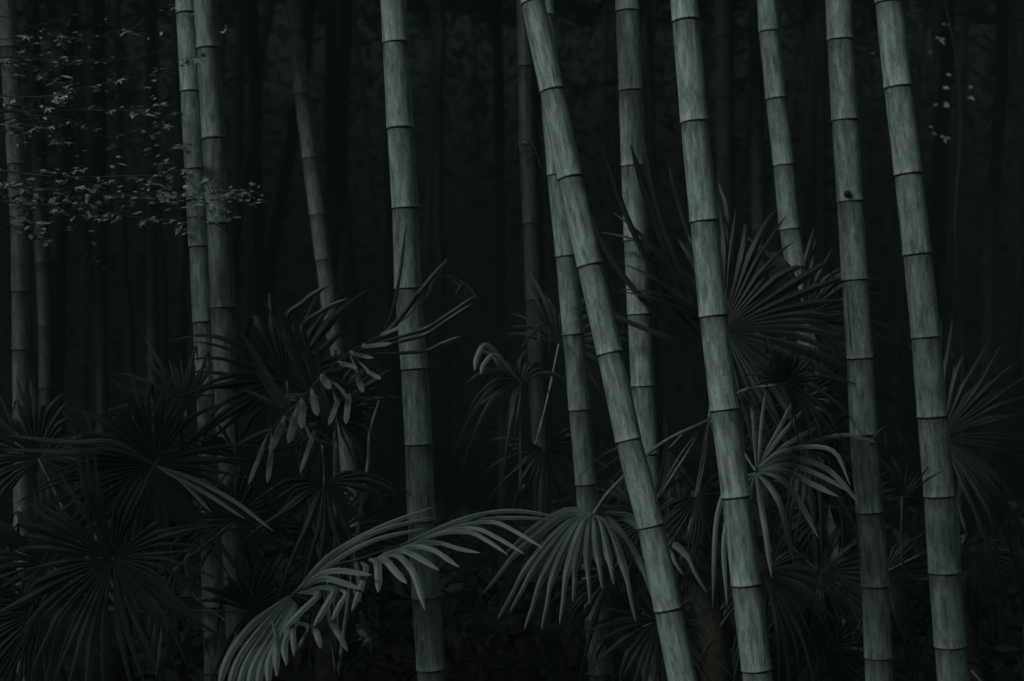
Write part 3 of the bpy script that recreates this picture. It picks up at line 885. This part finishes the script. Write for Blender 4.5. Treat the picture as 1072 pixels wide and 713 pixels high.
def leaves_into(V, Fc, p, size, rnd, tilt=.35, narrow=False, bias=(0, 0, 0)):
    nrm = Vector((rnd.gauss(0, tilt) + bias[0], rnd.gauss(0, tilt) + bias[1], 1 + bias[2])).normalized()
    a = rnd.uniform(0, 6.28)
    u = nrm.cross(Vector((math.cos(a), math.sin(a), .01))).normalized(); w = nrm.cross(u)
    base = len(V)
    pts = [(0, -.3), (.28, .1), (.3, .5), (0, 1.1), (-.3, .5), (-.28, .1)] if narrow else LEAF5
    for (x, y) in pts:
        V.append(p + (u * x + w * (y + .15)) * size + nrm * (-.22 * size * (x * x + y * y)))
    V.append(p + w * size * .15)
    n = len(pts)
    for i in range(n):
        Fc.append((base + i, base + (i + 1) % n, base + n))


rnd = random.Random(7)
tb = P(-150, 300, 5.6); tb.z = ground_z(tb.x, tb.y)
tree = thing('small_tree', tb, 'small tree whose fine-leaved twigs reach in from the upper left', 'tree')
V, Fc = [], []
tp = catmull([tb + Vector((0, 0, -.05)), P(-155, 400, 5.6), P(-140, 200, 5.6), P(-150, 20, 5.55), P(-130, -250, 5.5)], 24)
tube_into(V, Fc, [q - tb for q in tp], [.045 - .028 * i / 24 for i in range(25)], 10)
mesh_from('trunk', V, Fc, M_BARK, tree)
sprays = [(35, 40, 28, 5.3, 60), (10, 165, 12, 5.2, 110), (60, 132, 32, 5.4, 120), (100, 165, 55, 5.3, 60), (130, 160, 78, 5.15, 150), (150, 165, 118, 5.3, 90),
          (180, 185, 152, 5.4, 120), (200, 210, 176, 5.1, 170), (225, 248, 205, 5.05, 210), (235, 232, 228, 5.1, 150), (240, 190, 200, 5.5, 120), (250, 35, 248, 5.0, 60), (60, 60, 78, 5.7, 90), (150, 60, 160, 5.6, 90)]
for (y0, x1, y1, d, n) in sprays:
    BV, BF, LV, LF = [], [], [], []
    st = P(-150, y0 - 20 + rnd.uniform(-20, 20), 5.55)
    e = P(x1, y1, d)
    e.z += rnd.uniform(-.03, .03)
    J = lambda s_: Vector((rnd.uniform(-s_, s_), rnd.uniform(-s_, s_), rnd.uniform(-s_, s_)))
    main = catmull([st, st.lerp(e, .3) + J(.05) + Vector((0, 0, .06)), st.lerp(e, .55) + J(.07) + Vector((0, 0, .05)), st.lerp(e, .8) + J(.05), e], 14)
    tube_into(BV, BF, [q - tb for q in main], [.005 - .0042 * i / 14 for i in range(15)], 6)
    for k in range(n // 7):
        i = rnd.randint(4, 14)
        q = main[i]
        dd = Vector((rnd.uniform(-.1, 1), rnd.uniform(-1, 1), rnd.uniform(-.5, .3))).normalized()
        ln = rnd.uniform(.04, .26)
        sub = [q, q + dd * ln * .5 + Vector((0, 0, .01)), q + dd * ln - Vector((0, 0, .012))]
        tube_into(BV, BF, [s - tb for s in sub], [.0018, .0012, .0006], 4)
        nl = rnd.randint(3, 11)
        for j in range(nl):
            u = (j + 1) / nl
            pp = q + dd * ln * u + Vector((rnd.uniform(-.025, .025), rnd.uniform(-.025, .025), rnd.uniform(-.012, .012)))
            leaves_into(LV, LF, pp - tb, rnd.choice((.014, .018, .022, .028, .034)) * rnd.uniform(.8, 1.15), rnd, .36, rnd.random() < .3, (-.12, -.24, 0))
    b = mesh_from('branch', BV, BF, M_BARK, tree)
    mesh_from('leaves', LV, LF, M_SMALL, b, smooth=False)

n_ = 1900  # crown extended out of view, placed to shade the leftmost stems
C_ = np.stack([RNG.normal(-3.35, .42, n_), RNG.normal(5.7, .35, n_), RNG.uniform(2.0, 4.7, n_)], 1)
C_ = C_[C_[:, 0] < -2.55]
LV, LF = [], []
for c_ in C_:
    leaves_into(LV, LF, Vector(c_) - tb, rnd.uniform(.04, .07), rnd, .5)
mesh_from('shade_crown', LV, LF, M_SMALL, tree, smooth=False)

def shade_tree(x, y, pts, blobs, label, r):  # added trees out of view, leaf clumps placed to shade chosen stem bases
    b = Vector((x, y, ground_z(x, y)))
    t = thing('tree', b, label, 'tree')
    TV, TF = [], []
    c = catmull([Vector((0, 0, -.05))] + [Vector(p) - b for p in pts], 20)
    tube_into(TV, TF, c, [r * (1 - .75 * i / 20) for i in range(21)], 10)
    mesh_from('trunk', TV, TF, M_BARK, t)
    LV, LF = [], []
    for (cx, cy, cz, rx, ry, rz, n) in blobs:
        BV, BF = [], []
        e = Vector((cx, cy, cz)) - b
        st = min(c[6:], key=lambda q: (q - e).length)
        tube_into(BV, BF, catmull([st, st.lerp(e, .5) + Vector((0, 0, .12)), e], 8), [r * .3 * (1 - .1 * i) + .004 for i in range(9)], 7)
        mesh_from('branch', BV, BF, M_BARK, t)
        for k in range(n):
            leaves_into(LV, LF, e + Vector((rnd.gauss(0, rx * .55), rnd.gauss(0, ry * .55), rnd.gauss(0, rz * .55))), rnd.uniform(.05, .08), rnd, .6)
    mesh_from('shade_crown', LV, LF, M_CANOPY, t, smooth=False)


shade_tree(-1.35, 1.75, [(-1.4, 1.8, 1.5), (-1.3, 1.9, 3), (-1.35, 2, 4.2)], [(-1.12, 2, 3.95, .3, .3, .6, 700), (-.98, 2.1, 3.3, .26, .25, .45, 420), (-1.26, 2, 4.5, .24, .3, .32, 420)], 'slim unseen tree added beside the viewer for its shade, out of the picture on the left', .035)
shade_tree(-6.3, .6, [(-6.1, 1, 2), (-5.6, 1.5, 3.6), (-5.0, 1.9, 5.2)],
          [(-3.85, 2, 4.15, .38, .4, .5, 900), (-4.6, 2.1, 4.6, .5, .4, .55, 1000), (-5.4, 2, 4.8, .5, .4, .65, 1000), (-3.75, 2, 4.65, .3, .35, .28, 450), (-3.66, 2, 5.0, .24, .3, .28, 420), (-5.0, 2, 3.9, .5, .4, .5, 800)], 'unseen leaning tree added to shade stem bases with a drooping leafy bough, out of the picture on the left', .08)

# far leafy sapling behind the rightmost stem, out of focus
sb = P(1000, 356, 8.6); sb.z = ground_z(sb.x, sb.y)
sap = thing('sapling', sb, 'slender sapling with a few glinting leaves at the upper right', 'sapling')
V, Fc = [], []
tp = catmull([sb + Vector((0, 0, -.05)), P(1008, 400, 8.6), P(1000, 250, 8.6), P(1006, 100, 8.6), P(985, -20, 8.6)], 24)
tube_into(V, Fc, [q - sb for q in tp], [.016 - .010 * i / 24 for i in range(25)], 8)
mesh_from('trunk', V, Fc, M_BARK, sap)
LV, LF = [], []
for (x, y, s, n) in [(1018, 91, 1.2, 3), (1017, 103, 1.5, 4), (985, 42, 2, 4), (982, 40, 2, 2), (990, 26, 1.5, 2), (972, 55, 1.5, 1), (988, 93, 2.5, 3), (991, 108, 2, 3), (982, 108, 2, 1), (989, 145, 3, 4), (976, 136, 2.5, 2), (992, 78, 1.5, 1), (915, 55, 2, 1)]:
    for k in range(n):
        q = P(x + rnd.gauss(0, s * .5), y + rnd.gauss(0, s * .6), 8.6 + rnd.uniform(-.1, .1))
        leaves_into(LV, LF, q - sb, rnd.uniform(.018, .03), rnd, .3, True, (-.3, -1.1, 0))
mesh_from('leaves', LV, LF, leaf_material('glint_leaf', (.3, .38, .34, 1), (.5, .56, .5, 1), .3, .8, 20), sap, smooth=False)  # leaf colour made paler to stand in for glints

# leaf curl caught on the right stem of the pair
V, Fc = [], []
q0 = P(236, 27, 5.35)
cu = catmull([P(231, 33, 5.4), P(234, 33, 5.38), P(237, 29, 5.37), P(235, 24, 5.36)], 10)
ribbon_into(V, Fc, [c - q0 for c in cu[::3]], .011, Vector((0, -1, .3)))
cl = thing('dead_leaf', q0, 'tiny curled dead leaf caught on the left pair near the top', 'leaf')
mesh_from('blade', V, Fc, M_DRY, cl)


# ------------------------------------------------------------------ masses nobody could count
def leaf_cloud(name, C, size, flat, material, label, aspect=.28):
    n = len(C)
    nr = RNG.normal(size=(n, 3)); nr[:, 2] = np.abs(nr[:, 2]) * flat + .2
    nr /= np.linalg.norm(nr, axis=1)[:, None]
    r = RNG.normal(size=(n, 3))
    u = np.cross(nr, r); u /= np.linalg.norm(u, axis=1)[:, None]
    w = np.cross(nr, u)
    s = (size[0] + (size[1] - size[0]) * RNG.random(n))[:, None]
    a = aspect
    V = np.empty((n, 4, 3))
    V[:, 0] = C - u * s * .5
    V[:, 1] = C + w * s * a * .5 - u * s * .05
    V[:, 2] = C + u * s * .5 - nr * s * .12
    V[:, 3] = C - w * s * a * .5 - u * s * .05
    o = quads_mesh(name, V.reshape(-1, 3), n, material)
    o['kind'] = 'stuff'; o['label'] = label; o['category'] = 'foliage'
    return o


def hz(x, y):
    z = np.zeros_like(x)
    m = y > 15
    z[m] = (y[m] - 15) ** 1.35 * .16
    return z


# canopy added to darken the grove, from just behind the lit stems up the slope
n = 135000
x = RNG.uniform(-26, 26, n); y = 6.0 + 30 * RNG.random(n) ** 1.25
z = 4.3 + .07 * (y - 6) + hz(x, y) * .9 + RNG.random(n) * 3.0
k = 45000
x[:k] = RNG.uniform(-9, 6, k); y[:k] = 6.0 + 3.5 * RNG.random(k); z[:k] = 4.3 + 1.8 * RNG.random(k)
C_ = np.stack([x, y, z], 1)
q_ = np.array(P(992, 95, 8.6)); sd_ = np.array([math.sin(math.radians(226)) * math.cos(math.radians(38)), math.cos(math.radians(226)) * math.cos(math.radians(38)), math.sin(math.radians(38))])
t_ = (C_ - q_) @ sd_
off = np.linalg.norm(C_ - q_ - t_[:, None] * sd_, axis=1)
C_ = C_[(off > .85) & ~((np.hypot(x - 2.55, y - 8.4) < 1.0) & (z < 5))]  # gap cut along the sun's path so light reaches the sapling
leaf_cloud('canopy', C_, (.3, .6), 1.2, M_CANOPY, 'dense dark bamboo foliage added over the grove for shade')
# a dense wood far behind
n = 60000
x = RNG.uniform(-26, 26, n); y = RNG.uniform(17, 27, n)
z = hz(x, y) + RNG.random(n) ** .8 * 8.5
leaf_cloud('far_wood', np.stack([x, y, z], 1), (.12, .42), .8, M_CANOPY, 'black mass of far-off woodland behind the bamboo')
# unseen thicket added behind the camera, its height set to shade the lower stems
n = 45000
x = RNG.uniform(-18, 10, n); y = RNG.uniform(-5.5, -3, n)
z = RNG.random(n) * 8.2
leaf_cloud('thicket', np.stack([x, y, z], 1), (.3, .55), .8, M_CANOPY, 'unseen leafy thicket added behind the viewer to shade the lower stems')
# low undergrowth
n = 26000
x = RNG.uniform(-9, 9, n); y = 5.6 + 9.5 * RNG.random(n)
cl_ = np.array([.35 + .55 * noise.noise(Vector((a * .8, b * .8, 3))) for a, b in zip(x, y)])
z = RNG.random(n) * np.clip(cl_ + .25, .08, 1.0)
leaf_cloud('undergrowth', np.stack([x, y, z], 1), (.08, .22), .8, M_UNDER, 'dark tangled undergrowth covering the forest floor')

# ------------------------------------------------------------------ light, air, camera
SUN_EL, SUN_AZ = math.radians(38), math.radians(226)      # azimuth clockwise from +Y: behind the camera, to its left
sd = Vector((math.sin(SUN_AZ) * math.cos(SUN_EL), math.cos(SUN_AZ) * math.cos(SUN_EL), math.sin(SUN_EL)))
w = bpy.data.worlds.new('World'); scene.world = w; w.use_nodes = True
nt = w.node_tree
sky = nt.nodes.new('ShaderNodeTexSky'); sky.sky_type = 'NISHITA'; sky.sun_disc = False
sky.sun_elevation = SUN_EL; sky.sun_rotation = SUN_AZ
sky.air_density = 1.0; sky.dust_density = 3.0; sky.ozone_density = 1.0
nt.links.new(sky.outputs[0], nt.nodes['Background'].inputs[0])
nt.nodes['Background'].inputs[1].default_value = 0.05
ld = bpy.data.lights.new('sun', 'SUN'); ld.energy = 2.0; ld.angle = math.radians(10); ld.color = (.96, 1, .94)
lo = bpy.data.objects.new('sun', ld); COL.objects.link(lo)
lo.rotation_euler = (-sd).to_track_quat('-Z', 'Y').to_euler()
lo.location = (0, -5, 20)

HAZE = 0.0055
if HAZE > 0:
    V = [(sx * 60, sy, sz) for sx in (-1, 1) for sy in (-20, 60) for sz in (-2, 28)]
    Fc = [(0, 1, 3, 2), (4, 6, 7, 5), (0, 4, 5, 1), (2, 3, 7, 6), (0, 2, 6, 4), (1, 5, 7, 3)]
    hm = bpy.data.materials.new('haze_air'); hm.use_nodes = True
    hm.node_tree.nodes.clear()
    out = hm.node_tree.nodes.new('ShaderNodeOutputMaterial')
    pv = hm.node_tree.nodes.new('ShaderNodeVolumePrincipled')
    pv.inputs['Density'].default_value = HAZE
    pv.inputs['Color'].default_value = (.7, 1, .88, 1)
    hm.node_tree.links.new(pv.outputs[0], out.inputs['Volume'])
    hzo = mesh_from('haze', V, Fc, hm, smooth=False); hzo['kind'] = 'stuff'

cam = bpy.data.cameras.new('camera')
co = bpy.data.objects.new('camera', cam); COL.objects.link(co)
co.location = (0, 0, EYE); co.rotation_euler = (math.radians(90), 0, 0)
cam.lens = 50; cam.sensor_width = 36; cam.clip_end = 1000; cam.clip_start = .05
cam.dof.use_dof = True; cam.dof.focus_distance = 4.8; cam.dof.aperture_fstop = 2.4
scene.camera = co
scene.view_settings.view_transform = 'Standard'; scene.view_settings.look = 'None'
scene.view_settings.gamma = 1.0
scene.view_settings.exposure = -0.55
scene.cycles.max_bounces = 6
scene.cycles.volume_bounces = 1
